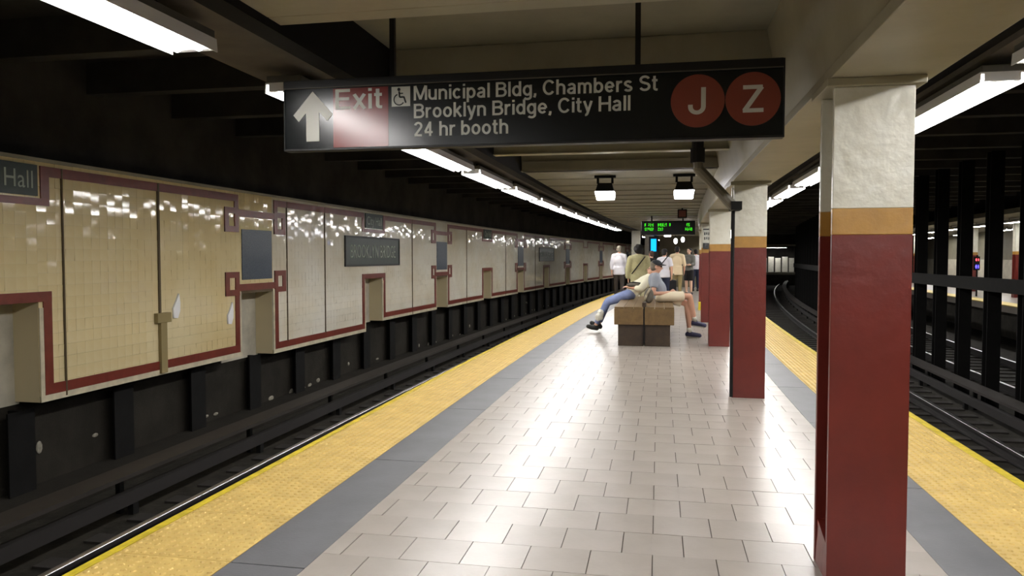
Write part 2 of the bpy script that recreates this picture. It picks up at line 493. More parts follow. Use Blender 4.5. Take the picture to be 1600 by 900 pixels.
for n, (ya,yb,za,zb) in enumerate(wt):
    gp = .0007; tz, ty = tilt(ya, za)
    hy, hz = (yb-ya)/2-gp, (zb-za)/2-gp
    ym, zm = (ya+yb)/2, (za+zb)/2
    if n < 300:
        ag = 0 if ym < 10.9 else 1; key = (round(hy,4), round(hz,4), ag)
        if key not in wm:
            q = MB()
            q.quad_box([(-.012,-hy,-hz),(0,-hy,-hz),(0,hy,-hz),(-.012,hy,-hz),(-.012,-hy,hz),(0,-hy,hz),(0,hy,hz),(-.012,hy,hz)])
            wm[key] = q.mesh('wall_tile', ['wall_tile_white' if ag else 'wall_tile'])
        o = link('wall_tile', wm[key], wall); o.location = (WX+cv(ym), ym, zm); o.rotation_euler = (0, ty, tz-math.atan(dcv(ym)))
    else:
        P = []
        for dz in (-hz, hz):
            for dx, dy in ((-.012,-hy),(0,-hy),(0,hy),(-.012,hy)):
                P.append((WX+cv(ym+dy)+dx+ty*dz-tz*dy, ym+dy, zm+dz))
        b.quad_box(P, 0 if ym < 10.9 else 1)
o = b.build('wall_tiling', ['wall_tile','wall_tile_white'], wall); o['kind'] = 'stuff'

def wstrip(name, ya, yb, za, zb, m, pr=.010):
    q = MB(); q.long(WX-.002, WX+pr, ya, yb, za, zb, step=1.2); return q.build(name, [m], wall)
for k in KS:
    zb = zbot(k); ya, yb = yc(k)+HW, yc(k+1)-HW
    # white nosing round the panel foot and niche jambs
    wstrip('white_border', ya, yb, zb, zb+.065, 'border_white')
    wstrip('white_border', ya, ya+.05, zb+.065, .92, 'border_white', .009)
    wstrip('white_border', yb-.05, yb, zb+.065, .92, 'border_white', .009)
    # red band
    wstrip('red_border', ya+.05, yb-.05, zb+.065, zb+.17, 'border_red', .013)
    for (p, q) in ((ya+.05, ya+.155), (yb-.155, yb-.05)):
        wstrip('red_border', p, q, zb+.17, 1.0, 'border_red', .013)
    # top band with drops
    wstrip('red_border', ya+.05, yb-.05, 2.22, 2.32, 'border_red', .013)
    wstrip('red_border', ya+.05, ya+.155, 1.93, 2.22, 'border_red', .013)
    wstrip('red_border', yb-.155, yb-.05, 1.93, 2.22, 'border_red', .013)
for k in KS:
    c = yc(k)
    if k % 2 == 0:
        wstrip('red_border', c-HW-.155, c+HW+.155, .98, 1.08, 'border_red', .014)
        wstrip('red_border', c-HW-.05, c+HW+.05, 1.93, 2.0, 'border_red', .014)
    else:
        wstrip('red_border', c-HW-.05, c+HW+.05, .93, 1.03, 'border_red', .014)
        wstrip('red_border', c-HW-.05, c+HW+.05, 2.01, 2.11, 'border_red', .014)
        for s in (-1, 1):
            for (z0, z1) in ((.87, 1.21), (1.78, 2.13)):
                a0 = c+s*(HW+.05); a1 = c+s*(HW+.40)
                lo, hi = min(a0,a1), max(a0,a1)
                wstrip('red_border', lo, hi, z0, z0+.085, 'border_red', .016)
                wstrip('red_border', lo, hi, z1-.085, z1, 'border_red', .016)
                wstrip('red_border', lo, lo+.10, z0, z1, 'border_red', .0155)
                wstrip('red_border', hi-.10, hi, z0, z1, 'border_red', .0155)
        wstrip('mosaic_panel', c-.42, c+.42, 1.09, 1.83, 'mosaic_blue', .012)
        wstrip('niche_lintel', c-HW, c+HW, .89, .93, 'joint', .004)
# expansion joints
for yy, wd, m in ((6.72,.018,'joint'), (8.22,.035,'joint'), (11.38,.014,'joint'), (12.75,.016,'joint'), (17.3,.016,'joint'), (21.8,.02,'joint'), (26.4,.02,'joint'), (31,.02,'joint')):
    wstrip('expansion_joint', yy-wd/2, yy+wd/2, .0 if yy < 9 else .05, 2.32, m, .016)
q = MB(); q.box(WX, WX+.05, 8.19, 8.31, .0, .66); q.box(WX, WX+.06, 8.12, 8.38, .62, .74)
tag(q.build('wall_bracket', ['khaki_dark'], None, bevel=.006), 'tarnished brass upright bracket at the foot of the tiled wall joint', 'bracket')
# dark foot of the wall with steel uprights
bb = MB(); bb.long(WX-.5, WX-.32, Y0, Y1, -1.12, .06)
bb.long(WX-.5, WX+.12, Y0, Y1, -1.12, -.93)
wbase = struct(bb.build('baseboard_left', ['wall_base']))
y = 6.35-1.45*8; n = 0
while y < 60:
    q = MB(); q.box(WX-.32, WX-.20, y-.02, y+.02, -.93, -.02 if y > 13 else -.1, curve=True)
    q.box(WX-.20, WX-.18, y-.16, y+.16, -.93, -.02 if y > 13 else -.1, curve=True)
    q.build('foot_upright', ['black_steel'], wbase); y += 1.45
# lime splashes on the foot of the wall: small crusts
rs = random.Random(3)
for i in range(46):
    yy = 6.2+rs.random()**1.3*30; z = -.93+rs.random()**2*.5
    q = MB(); q.ell((WX-.31+cv(yy), yy, z), (.012, rs.uniform(.02,.09), rs.uniform(.015,.07)), seg=7, rings=5)
    q.build('lime_crust', ['splash'], wbase)

# light reflections on the tiles, painted as raised white patches
for (yy, zz, lb) in ((8.52,.80,'white flame-shaped painted light reflection on the tiled wall above the brass bracket'), (9.72,.62,'white flame-shaped painted light reflection on the tiled wall left of the second niche')):
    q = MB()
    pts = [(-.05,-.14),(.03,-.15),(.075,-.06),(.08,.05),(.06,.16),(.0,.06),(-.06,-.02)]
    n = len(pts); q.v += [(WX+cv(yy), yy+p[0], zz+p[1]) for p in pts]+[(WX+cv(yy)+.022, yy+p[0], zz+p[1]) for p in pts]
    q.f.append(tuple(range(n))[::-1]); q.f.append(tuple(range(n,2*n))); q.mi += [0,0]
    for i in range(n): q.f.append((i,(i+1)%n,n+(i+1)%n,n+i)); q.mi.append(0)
    tag(q.build('glint_patch', ['painted_glint']), lb, 'patch', 'painted reflections on the tiled wall')
# name tablets
def name_sign(k, text, label):
    c = yc(k); y0, y1 = c-1.43, c+1.43
    r = empty('station_sign', (WX+cv(c), c, 1.24), -math.atan(dcv(c)))
    q = MB(); q.box(0, .02, -1.43, 1.43, 0, .60); q.build('tablet', ['name_green'], r)
    q = MB()
    for (a,b_,z0,z1) in ((-1.43,1.43,.565,.6),(-1.43,1.43,0,.035),(-1.43,-1.39,.035,.565),(1.39,1.43,.035,.565)): q.box(.0,.032,a,b_,z0,z1)
    q.build('tablet_frame', ['sign_frame'], r)
    word('lettering', text, 2.36, .27, 'name_letter', r, (.021, -1.18, .165), (PI/2,0,PI/2), bold=-.004)
    tag(r, label, 'sign', 'big name tablets on the tiled wall')
name_sign(2, 'BROOKLYN BRIDGE', 'large dark green name tablet reading BROOKLYN BRIDGE nearest on the tiled wall')
name_sign(6, 'BROOKLYN BRIDGE', 'small-looking distant green name tablet far along the tiled wall')
def frieze(k, label):
    c = yc(k)
    r = empty('frieze_sign', (WX+cv(c), c, 2.02), -math.atan(dcv(c)))
    q = MB(); q.box(0, .025, -.45, .45, 0, .30); q.build('tablet', ['name_green'], r)
    word('lettering', 'City Hall', .78, .17, 'name_letter', r, (.026, -.39, .07), (PI/2,0,PI/2), bold=0)
    tag(r, label, 'sign', 'small frieze tablets')
frieze(0, 'small green frieze tablet reading City Hall at the left edge of the photo')
frieze(2, 'small dark green frieze tablet above the BROOKLYN BRIDGE tablet')
frieze(4, 'third small frieze tablet along the top of the tiled wall')

# ---- tunnel shell over and beyond the tracks
b = MB(); b.long(-6.6, -2.5, Y0, Y1, 3.6, 3.8)
y = Y0
while y < 60:
    b.box(-6.5, -2.5, y, y+.18, 3.25, 3.6, curve=True); y += 1.5
struct(b.build('ceiling_left_track', ['tunnel']))
b = MB(); b.long(-6.6, -6.34, Y0, Y1, TOP+.03, 3.7); struct(b.build('wall_left_upper', ['tunnel']))
b = MB(); b.long(1.9, 14.9, Y0, Y1, 3.6, 3.8)
y = Y0
while y < 60:
    b.box(1.9, 9.5, y, y+.18, 3.2, 3.6, curve=True); y += 1.5
struct(b.build('ceiling_right_track', ['tunnel']))
b = MB(); b.box(-9, 22, Y0-.3, Y0, -1.4, 3.8); struct(b.build('wall_back', ['tunnel']))
b = MB(); b.box(-9+cv(Y1), 26+cv(Y1), Y1, Y1+.3, -1.4, 3.8); struct(b.build('wall_far', ['tunnel']))

# ---- ceiling over the platform
ce = MB()
ce.long(-2.6, .64, Y0, 9.4, 2.78, 2.95)
ce.long(-1.72, .72, 9.4, 30, 2.5, 2.62)
ce.long(-1.72, .72, 30, Y1, 2.5, 2.62)
ce.long(-2.6, 1.95, Y0, Y1, 2.95, 3.1)
ceil = struct(ce.build('ceiling', ['ceiling_paint']))
k = -5
while 3.3+1.56*k < 9.7:
    ye = 3.3+1.56*k
    q = MB(); q.box(-1.75, .73, ye-.12, ye, 2.5, 2.515); q.box(-1.75,.73, ye-.5, ye-.12, 2.5, 2.52) if k < 1 else None
    q.box(-1.75, .73, ye-.5 if k < 1 else ye-.085, ye-.035, 2.515, 2.78)
    q.build('cross_beam', ['cream_paint'], ceil, bevel=.006); k += 1
y = 10.4
while y < 28:
    q = MB(); q.box(-1.7, .70, y, y+.025, 2.486, 2.5, curve=True); q.build('ceiling_batten', ['ceiling_paint'], ceil); y += .95
q = MB(); q.long(-1.86, -1.74, Y0, 60, 2.46, 2.95); struct(q.build('trim_ceiling_edge', ['black_steel']))
# left girder carrying the platform-edge lights
q = MB(); q.long(-2.52, -1.92, Y0, 60, 2.56, 2.60); q.long(-2.52, -2.46, Y0, 60, 2.60, 2.95)
q.long(-1.98, -1.92, Y0, 60, 2.60, 2.95)
struct(q.build('trim_girder_left', ['girder_dark']))
# column-line girder
q = MB()
q.long(.705, 1.125, Y0, 60, 2.175, 2.225)
q.long(.74, 1.09, Y0, 60, 2.225, 2.78, mi=0)
q.long(1.09, 1.9, Y0, 60, 2.62, 2.95, mi=1)
n = len(q.v)
gd = struct(q.build('trim_girder_columns', ['cream_paint','black_steel'], bevel=.004))
h_ = MB(); 
ys = [Y0]+[6+2*i for i in range(28)]
for i in range(len(ys)-1):
    a, e = ys[i], ys[i+1]; ca, ce_ = cv(a), cv(e)
    h_.quad_box([(.725+ca,a,2.225),(.76+ca,a,2.225),(.76+ce_,e,2.225),(.725+ce_,e,2.225),(.62+ca,a,2.79),(.76+ca,a,2.79),(.76+ce_,e,2.79),(.62+ce_,e,2.79)])
h_.build('haunch', ['cream_paint'], gd)

# ================================================================== COLUMNS
def col_sec(b, x0,x1,y0,y1, top):
    for (z0,z1,mi) in ((0,1.516,2),(1.516,1.628,1),(1.628,top,0)): b.box(x0,x1,y0,y1,z0,z1,mi)
CM = ['col_white','col_yellow','col_red']
def column(xc, yf, label, top=2.14, z=0, mark=None, grp='steel platform columns', rz=0):
    r = empty('column', (xc, yf, z), rz)
    b = MB(); col_sec(b, -.16,.16, 0,.028, top); b.build('flange', CM, r, bevel=.003)
    b = MB(); col_sec(b, -.16,.16, .25,.278, top); b.build('flange', CM, r, bevel=.003)
    b = MB(); col_sec(b, -.012,.012, .028,.25, top); b.build('web', CM, r)
    b = MB(); b.quad_box([(-.158,.028,0),(.158,.028,0),(.158,.25,0),(-.158,.25,0),(-.15,.028,.14),(.15,.028,.14),(.15,.25,.20),(-.15,.25,.20)])
    b.build('base_fill', ['col_red'], r)
    b = MB(); b.box(-.195,.195,-.03,.31, top, top+.035); b.build('cap_plate', ['cream_paint'], r, bevel=.004)
    tag(r, label, 'column', grp)
    return r
cl = ['nearest red, yellow and white steel column beside the camera at right',
      'second red and white column, with a thin dark pipe down its left edge',
      'third red and white column, just behind the piped column',
      'fourth red and white column, bearing a small black and white plate',
      'fifth column in the row, mostly hidden behind the plated one', 'sixth column in the row', 'seventh column in the row', 'eighth column in the row', 'ninth column in the row']
colY = [3.44, 7.88, 12.38, 16.95, 21.5, 26.0, 30.5, 35.0, 39.5]
for i, yy in enumerate(colY):
    column(.885+cv(yy)*1.0, yy, cl[i] if i < 5 else 'distant red and white column hidden in the row past the fourth', rz=-math.atan(dcv(yy)))
column(.885, -1.06, 'red and white column behind the camera')
# paint chips on nearest columns
# ================================================================== LIGHTS
def tube_fixture(ln):
    r = empty('tube_light', (0,0,0))
    b = MB(); b.box(-.11,.11,-ln/2,ln/2,.045,.085); b.build('housing', ['housing'], r, bevel=.004)
    b = MB()
    for s in (-1,1):
        b.quad_box([(s*.12-.003,-ln/2,-.017),(s*.12+.003,-ln/2,-.017),(s*.12+.003,ln/2,-.017),(s*.12-.003,ln/2,-.017),
                    (s*.115-.003,-ln/2,.045),(s*.115+.003,-ln/2,.045),(s*.115+.003,ln/2,.045),(s*.115-.003,ln/2,.045)])
    b.box(-.115,.115,-ln/2,ln/2,.036,.045); b.build('reflector', ['reflector'], r)
    for s in (-1,1):
        b = MB(); b.cyl((s*.058,-ln/2+.05,.003),(s*.058,ln/2-.05,.003), .025, seg=10, caps=False); b.build('tube', ['tube'], r, smooth=True)
    for s in (-1,1):
        b = MB(); b.box(-.095,.095, s*(ln/2-.02)-.02, s*(ln/2-.02)+.02, -.008,.036); b.build('lamp_holder', ['reflector'], r)
    for s in (-.35,.35):
        b = MB(); b.cyl((0,s*ln,.085),(0,s*ln,.145), .012, seg=6); b.build('hanger', ['black_steel'], r)
    return r
proto = tube_fixture(1.90)
used = False
def lamp(x, y, z, group, label, sx=1):
    global used
    o = proto if not used else copy_tree(proto); used = True
    o.location = (x+cv(y), y, z); o.rotation_euler = (0,0,-math.atan(dcv(y))); o.scale = (sx,1,1)
    tag(o, label, 'light', group)
LZ = 2.42
ORD = ['second','third','fourth','fifth','sixth','seventh','eighth','ninth','tenth','first far','second far','first added hidden','fourth far added hidden','third added hidden','last added hidden']
lampY = [-3.4, -1.1, 2.38, 5.16] + [7.50+2.2*i for i in range(10)] + [38.5, 40.8, 45.2, 47.4, 49.6, 54.0]  # behind-camera and farthest lamps are added unseen, to light foreground and far wall
for i, yy in enumerate(lampY):
    lab = {2:'brightest nearest fluorescent light at top left of the photo', 3:'fluorescent light half hidden behind the left end of the exit sign',
           4:'fluorescent light showing just under the exit sign', 0:'added fluorescent light over the left edge, farther behind the camera', 1:'added fluorescent light over the left edge, just behind the camera'}.get(i,
           '%s fluorescent light beyond the exit sign in the left row' % ORD[min(i-5, len(ORD)-1)])
    lamp(-2.21, yy, LZ, 'fluorescent lights along the left platform edge', lab)
for i in range(-4, 16):  # lamps outside the frame are added to light the foreground
    yy = 5.78+2.3*i
    lab = {0:'large bright fluorescent light right of the nearest column', 1:'fluorescent light partly hidden by the nearest column',
           2:'fluorescent light between the first and second columns over the right edge', 3:'fourth fluorescent light of the right row, past the second column'}.get(i, 'fluorescent light of the right row hidden behind the columns')
    if i < 0: lab = ORD[-i-1].replace('second','first',1)+' fluorescent light of the right row outside the frame' if i == -1 else ORD[-i-2]+' fluorescent light of the right row outside the frame'
    lamp(1.925, yy, 2.44, 'fluorescent lights along the right platform edge', lab)
q = MB(); q.long(1.86, 2.12, Y0, 45, 2.583, 2.95); struct(q.build('trim_girder_right', ['girder_dark']))
q = MB(); q.long(2.10, 2.13, Y0, 30, 2.55, 2.58); tag(q.build('conduit_run', ['conduit']), 'thin grey conduit above the right platform edge lights', 'conduit')

# square lamps hanging from the ceiling
def square_lamp(x, y, z, tilt_, label):
    r = empty('ceiling_lamp', (x, y, z))
    b = MB(); b.quad_box([(-.12,-.13,.0),(.12,-.13,.0),(.12,.13,.0),(-.12,.13,.0),(-.09,-.09,.11),(.09,-.09,.11),(.09,.09,.11),(-.09,.09,.11)])
    b.build('housing', ['black_steel'], r)
    b = MB(); b.quad_box([(-.10,-.12,-.10),(.10,-.12,-.10),(.12,.12,-.10),(-.12,.12,-.10),(-.13,-.135,0),(.13,-.135,0),(.13,.135,0),(-.13,.135,0)])
    b.build('diffuser', ['lamp_glow'], r, bevel=.01)
    b = MB(); b.box(-.11,-.08,-.02,.02,.11,.21); b.box(.08,.11,-.02,.02,.11,.21); b.box(-.14,.14,-.04,.04,.185,.21); b.build('bracket', ['black_steel'], r)
    r.rotation_euler = (0, tilt_, 0)
    tag(r, label, 'light', 'square ceiling lamps')
square_lamp(-.71, 10.1, 2.285, -.0, 'square glowing ceiling lamp left of the other, under the flat ceiling')
square_lamp(.31, 10.1, 2.285, 0, 'square glowing ceiling lamp nearer the columns')
for (x_, y_, l_) in ((-.4,23.2,'added square ceiling lamp hidden behind the arrival board, left side'),(.55,23.2,'added square ceiling lamp hidden behind the arrival board, right side'),(.1,28.6,'added square ceiling lamp over the far end of the crowd, hidden by the board')):
    square_lamp(x_+.2, y_, 2.285, 0, l_)  # unseen extra lamps, added to brighten the crowd

# ================================================================== EXIT SIGN
SX, SY = -.744, 4.0
sg = empty('exit_sign', (SX, SY, 2.029))
W2 = 1.346
b = MB(); b.box(-W2, W2, 0, .06, 0, .338); b.build('panel', ['sign_black'], sg)
b = MB(); b.box(-W2, W2, -.012, .075, .338, .385); b.box(-W2,W2,-.006,.066,-.008,.004); b.box(-W2-.008,-W2,-.006,.066,-.008,.385); b.box(W2,W2+.008,-.006,.066,-.008,.385)
b.build('sign_frame', ['sign_frame'], sg, bevel=.002)
b = MB(); b.box(-W2, W2, -.015, -.012, .338, .342); b.build('frame_lip', ['conduit'], sg)
def lx(x): return x-SX
def lz(z): return z-2.029
def plate(name, pts, m, y=-.002):
    q = MB(); q.prism([(lx(p[0]), lz(p[1])) for p in pts], y, 0); return q.build(name, [m], sg)
plate('red_field', [(-1.80,2.035),(-1.475,2.035),(-1.475,2.362),(-1.80,2.362)], 'sign_red', -.0015)
plate('arrow', [(-1.962,2.073),(-1.884,2.073),(-1.884,2.235),(-1.835,2.185),(-1.803,2.222),(-1.922,2.352),(-2.040,2.222),(-2.008,2.185),(-1.962,2.235)], 'sign_white', -.003)
strokes('lettering', 'Exit', .278, .112, 'sign_white', sg, lx(-1.785), lz(2.245), y=-.0016)
strokes('lettering', 'Municipal Bldg, Chambers St', 1.314, .078, 'sign_white', sg, lx(-1.327), lz(2.279))
strokes('lettering', 'Brooklyn Bridge, City Hall', 1.175, .078, 'sign_white', sg, lx(-1.327), lz(2.182))
strokes('lettering', '24 hr booth', .53, .078, 'sign_white', sg, lx(-1.327), lz(2.083))
# wheelchair symbol
plate('access_plate', [(-1.455,2.250),(-1.348,2.250),(-1.348,2.357),(-1.455,2.357)], 'sign_white', -.002)
q = MB()
def bar(p0, p1, wdt):
    p0 = Vector((lx(p0[0]),0,lz(p0[1]))); p1 = Vector((lx(p1[0]),0,lz(p1[1]))); d = (p1-p0).normalized(); nn = Vector((-d.z,0,d.x))*wdt/2
    q.prism([((p0+nn).x,(p0+nn).z),((p1+nn).x,(p1+nn).z),((p1-nn).x,(p1-nn).z),((p0-nn).x,(p0-nn).z)][::-1], -.004, -.002)
q.cyl((lx(-1.412),-.004,lz(2.342)),(lx(-1.412),-.002,lz(2.342)), .009, seg=12)
bar((-1.411,2.332),(-1.408,2.300),.009); bar((-1.410,2.320),(-1.388,2.320),.006); bar((-1.408,2.300),(-1.384,2.300),.009); bar((-1.384,2.302),(-1.372,2.268),.009)
for i in range(9):
    a0 = math.radians(110+i*24); a1 = math.radians(110+(i+1)*24)
    bar((-1.411+.030*math.cos(a0),2.287+.030*math.sin(a0)),(-1.411+.030*math.cos(a1),2.287+.030*math.sin(a1)),.006)
q.build('access_symbol', ['sign_black'], sg)
for (cx, ch) in ((.186,'J'),(.457,'Z')):
    q = MB(); q.cyl((lx(cx),-.003,lz(2.217)),(lx(cx),0,lz(2.217)), .134, seg=48); rb = q.build('line_bullet', ['sign_bullet'], sg)
    strokes('lettering', ch, .085 if ch == 'J' else .105, .135, 'sign_white', rb, lx(cx)-(.045 if ch == 'J' else .052), lz(2.150), y=-.0035, t=.15)
for x in (632, 997):
    xx = -1.459 if x == 632 else -.117
    q = MB(); q.box(lx(xx)-.014, lx(xx)+.014, .018,.046, .385, .76); q.build('hanger_rod', ['sign_frame'], sg)
tag(sg, 'black hanging exit sign with white arrow and red J and Z circles', 'sign')

# ================================================================== PIPES
pc = bpy.data.curves.new('p','CURVE')
def pipe(name, pts, r, m, parent=None, seg=10):
    q = MB()
    for a, c in zip(pts[:-1], pts[1:]):
        q.cyl(a, c, r, seg=seg)
    for p in pts[1:-1]: q.ell(p, r*1.06, seg=10, rings=6)
    return q.build(name, [m], parent, smooth=False)
dp = empty('drain_pipe', (.36, 7.6, 2.3))
pipe('down_pipe', [(0,0,.46),(0,0,.04)], .058, 'gap_black', dp)
pipe('pipe_socket', [(0,0,.18),(0,0,.04)], .07, 'gap_black', dp)
pipe('slanted_pipe', [(0,0,.06),(.01,0,-.02),(.36,.06,-.40)], .05, 'conduit', dp)
pipe('riser', [(.36,.22,-.40),(.355,.22,-1.3),(.36,.22,-2.28)], .018, 'gap_black', dp)
q = MB(); q.box(.32,.42,-.02,.25,-.42,-.34); q.build('bracket', ['gap_black'], dp)
tag(dp, 'black and grey drain pipe slanting from the ceiling to the second column', 'pipe')

# plate on fourth column
y4 = 16.95
pl = empty('column_plate', (.885+cv(y4)-.03, y4-.02, 1.60))
b = MB(); b.box(-.10,.10,0,.014,.0,.44); b.build('plate', ['sign_white'], pl)
b = MB(); b.box(-.10,.10,-.003,0,.0,.13); b.box(-.10,.10,-.003,0,.41,.44); b.build('black_band', ['sign_black'], pl)
b = MB()
for z in (.20,.30):
    for i in range(4): b.box(-.08+i*.042,-.055+i*.042,-.003,0,z+.01*(i%2),z+.06)
b.build('marks', ['sign_black'], pl)
tag(pl, 'small black and white plate on the fourth column', 'sign')

# countdown clock hanging far along the platform
yl = 20.0
cx = .20
led = empty('arrival_board', (cx, yl, 2.0))
b = MB(); b.box(-.66,.70,0,.3,.0,.36); b.build('case', ['sign_black'], led, bevel=.01)
b = MB(); rg = random.Random(5)
def glyphs(x0, x1, z):
    x = x0
    while x < x1-.02:
        wdt = .036
        if rg.random() > .12:
            for cxx in range(3):
                for rz_ in range(5):
                    if rg.random() > .35: b.box(x+cxx*.012, x+cxx*.012+.010, -.006, 0, z+rz_*.016, z+rz_*.016+.013)
        x += wdt+.012
glyphs(-.58,-.33,.22); glyphs(-.58,-.33,.11); glyphs(-.24,.10,.22); glyphs(-.24,-.08,.11); glyphs(.48,.64,.22); glyphs(.45,.64,.11)
b.build('green_dots', ['led_green'], led)
b = MB(); b.cyl((-.4,.15,.36),(-.4,.15,.50),.02,seg=8); b.cyl((.4,.15,.36),(.4,.15,.50),.02,seg=8); b.build('hanger', ['sign_frame'], led)
tag(led, 'black arrival board with glowing green dot text hanging above the crowd', 'display board')
yr = 17.0
rb_ = empty('red_box', (.49, yr, 2.28))
b = MB(); b.box(-.10,.10,0,.12,0,.19); b.build('case', ['gap_black'], rb_, bevel=.008)
b = MB(); b.box(-.075,.075,-.004,0,.025,.165); b.build('face', ['board_red'], rb_)
b = MB(); b.cyl((0,.06,.19),(0,.06,.222),.02,seg=8); b.build('stem', ['gap_black'], rb_)
tag(rb_, 'small dark box with a dull red face under the ceiling, before the arrival board', 'box')

# cyan information screen
sc_ = empty('screen_kiosk', (-.19, 26, 0))
b = MB(); b.box(-.16,.16,.0,.12,0,2.12); b.build('case', ['gap_black'], sc_, bevel=.01)
b = MB(); b.box(-.09,.09,-.006,0,1.62,2.04); b.build('screen', ['screen_cyan'], sc_)
tag(sc_, 'slim black information screen glowing cyan above the crowd', 'screen')
# stair enclosure and white piers beyond the crowd
r = empty('white_pier', (-.90,30,0)); b = MB(); b.box(-.17,.17,0,.34,0,2.46); b.build('shaft', ['col_white'], r, bevel=.01)
b = MB(); b.box(-.22,.22,-.05,.39,0,.12); b.build('foot', ['col_red'], r); tag(r, 'white square pier left of the cyan screen, behind the crowd', 'column', 'white piers behind the crowd')
r2 = copy_tree(r); r2.location = (-.42,33,0); r2.scale = (1.15,1,1); tag(r2, 'white square pier directly beside the cyan screen', 'column', 'white piers behind the crowd')
st = empty('stair_enclosure', (.9, 37, 0))
b = MB(); b.box(-.9,1.0,0,7,0,1.05); b.build('side_wall', ['ceiling_paint'], st)
b = MB(); b.box(-.93,1.03,-.03,7,1.05,1.12); b.build('coping', ['cream_paint'], st)
b = MB(); b.box(-.9,1.0,.4,.5,1.12,2.45); b.build('panel', ['ceiling_paint'], st)
tag(st, 'beige stair enclosure wall behind the standing crowd', 'stairwell')
for (x, y, z, lab) in ((.62, 30, 2.05, 'round glowing lamp beyond the crowd, left of its pair'), (.95, 32, 2.15, 'round glowing lamp beyond the crowd, right of its pair')):
    r = empty('far_lamp', (x,y,z)); b = MB(); b.ell((0,0,0),(.07,.07,.11)); b.build('globe', ['lamp_glow'], r, smooth=True)
    b = MB(); b.cyl((0,0,.09),(0,0,2.5-z),.012,seg=6); b.build('stem', ['gap_black'], r); tag(r, lab, 'light', 'round lamps beyond the crowd')

# ================================================================== BLACK POSTS between tracks
def post(y, label):
    x = 5.42+cv(y)
    r = empty('track_post', (x, y, -1.12), -math.atan(dcv(y)))
    b = MB(); b.box(-.105,.105,-.095,-.08,0,4.31); b.box(-.105,.105,.08,.095,0,4.31); b.build('flange', ['black_steel'], r)
    b = MB(); b.box(-.01,.01,-.08,.08,0,4.31); b.build('web', ['black_steel'], r)
    tag(r, label, 'post', 'black steel posts between the tracks')
vis = {12.70:'black steel post at the right edge of the photo', 14.02:'second black steel post in from the right edge', 15.34:'third black steel post in from the right edge', 16.66:'fourth black steel post in from the right edge', 17.98:'fifth black steel post, beside the nearest painted column'}
for i in range(-3, 26):
    yy = 12.70+1.32*i
    post(yy, vis.get(round(yy,2), 'black steel post in the row between the tracks, nearer than the frame shows' if i < 0 else 'far black steel post in the row hidden past the nearest painted column'))
q = MB(); q.long(5.225, 5.312, 6, 46, .86, 1.08)
tag(q.build('post_rail', ['black_steel']), 'black horizontal beam joining the steel posts between tracks', 'beam')

# ================================================================== FAR PLATFORM (right)
b = MB(); b.long(9.60, 14.6, Y0, Y1, -.22, 0, mi=0); b.long(10.2, 14.6, Y0, Y1, -1.32, -.22, mi=1)
struct(b.build('floor_far_platform', ['floor_tile','concrete_dark']))
q = MB(); q.long(9.58, 10.15, Y0, Y1, -.02, .008); struct(q.build('trim_far_edge', ['edge_far']))
b = MB(); b.long(14.6, 14.8, Y0, Y1, -.2, 1.3, mi=0); b.long(14.6, 14.8, Y0, Y1, 1.3, 3.7, mi=1)
struct(b.build('wall_right', ['niche','ceiling_paint']))
q = MB(); q.long(9.9, 14.6, Y0, Y1, 2.75, 2.9); struct(q.build('ceiling_far_platform', ['ceiling_paint']))
FL0 = ['nearest','second','third','fourth','fifth','sixth','seventh','eighth','ninth','farthest']
for i in range(10):
    yy = 19.2+5.1*i
    column(11.6+cv(yy), yy, FL0[min(i,9)]+' red and white column in the row on the far platform', top=2.7, grp='columns on the far platform', rz=-math.atan(dcv(yy)))
FL = ['nearest','second','third','fourth','fifth','sixth','seventh','eighth','ninth','tenth','eleventh','twelfth']
for i in range(12):  # rows packed with added lamps to brighten the far platform
    lamp(11.0, 14.5+3.4*i, 2.605, 'lights on the far platform', FL[i]+' fluorescent light in the front row over the far right platform')
    if i % 2 == 0: lamp(13.4, 16.5+3.4*i, 2.605, 'lights on the far platform', FL[i//2]+' fluorescent light near the back wall of the far right platform')
def far_box(name, px, y, z0, z1, w_, d_, m, m2, label, cat):
    r = empty(name, (px, y, z0)); b = MB(); b.box(-w_/2,w_/2,0,d_,0,z1-z0); b.build('body', [m], r, bevel=.01)
    b = MB(); b.box(-w_/2+.05,w_/2-.05,-.012,0,(z1-z0)*.45,(z1-z0)*.9); b.build('face', [m2], r); tag(r, label, cat); return r
far_box('kiosk', 12.55, 27.3, 0, 1.45, .95, .5, 'gap_black', 'black_steel', 'dark waist-high booth on the far platform seen between posts', 'booth')
far_box('white_notice', 12.72, 27.2, 1.62, 2.06, .38, .04, 'sign_white', 'plastic_white', 'square white notice hanging above the dark booth on the far platform', 'sign')
b = MB(); b.cyl((12.72,27.22,2.06),(12.72,27.22,2.75),.012,seg=6); tag(b.build('notice_rod', ['gap_black']), 'thin rod holding the square white notice', 'rod')
r = empty('signal_light', (11.35, 30.2, 0))
b = MB(); b.cyl((0,0,0),(0,0,1.5),.03,seg=8); b.build('pole',['gap_black'],r)
b = MB(); b.box(-.09,.09,0,.10,.95,1.45); b.build('head',['gap_black'],r)
b = MB(); b.ell((0,-.005,1.33),(.06,.02,.06)); b.build('red_lens',['red_light'],r)
b = MB(); b.ell((0,-.005,1.08),(.06,.02,.09)); b.build('blue_lens',['blue_light'],r)
tag(r, 'small signal glowing red over violet on the far platform', 'signal light')

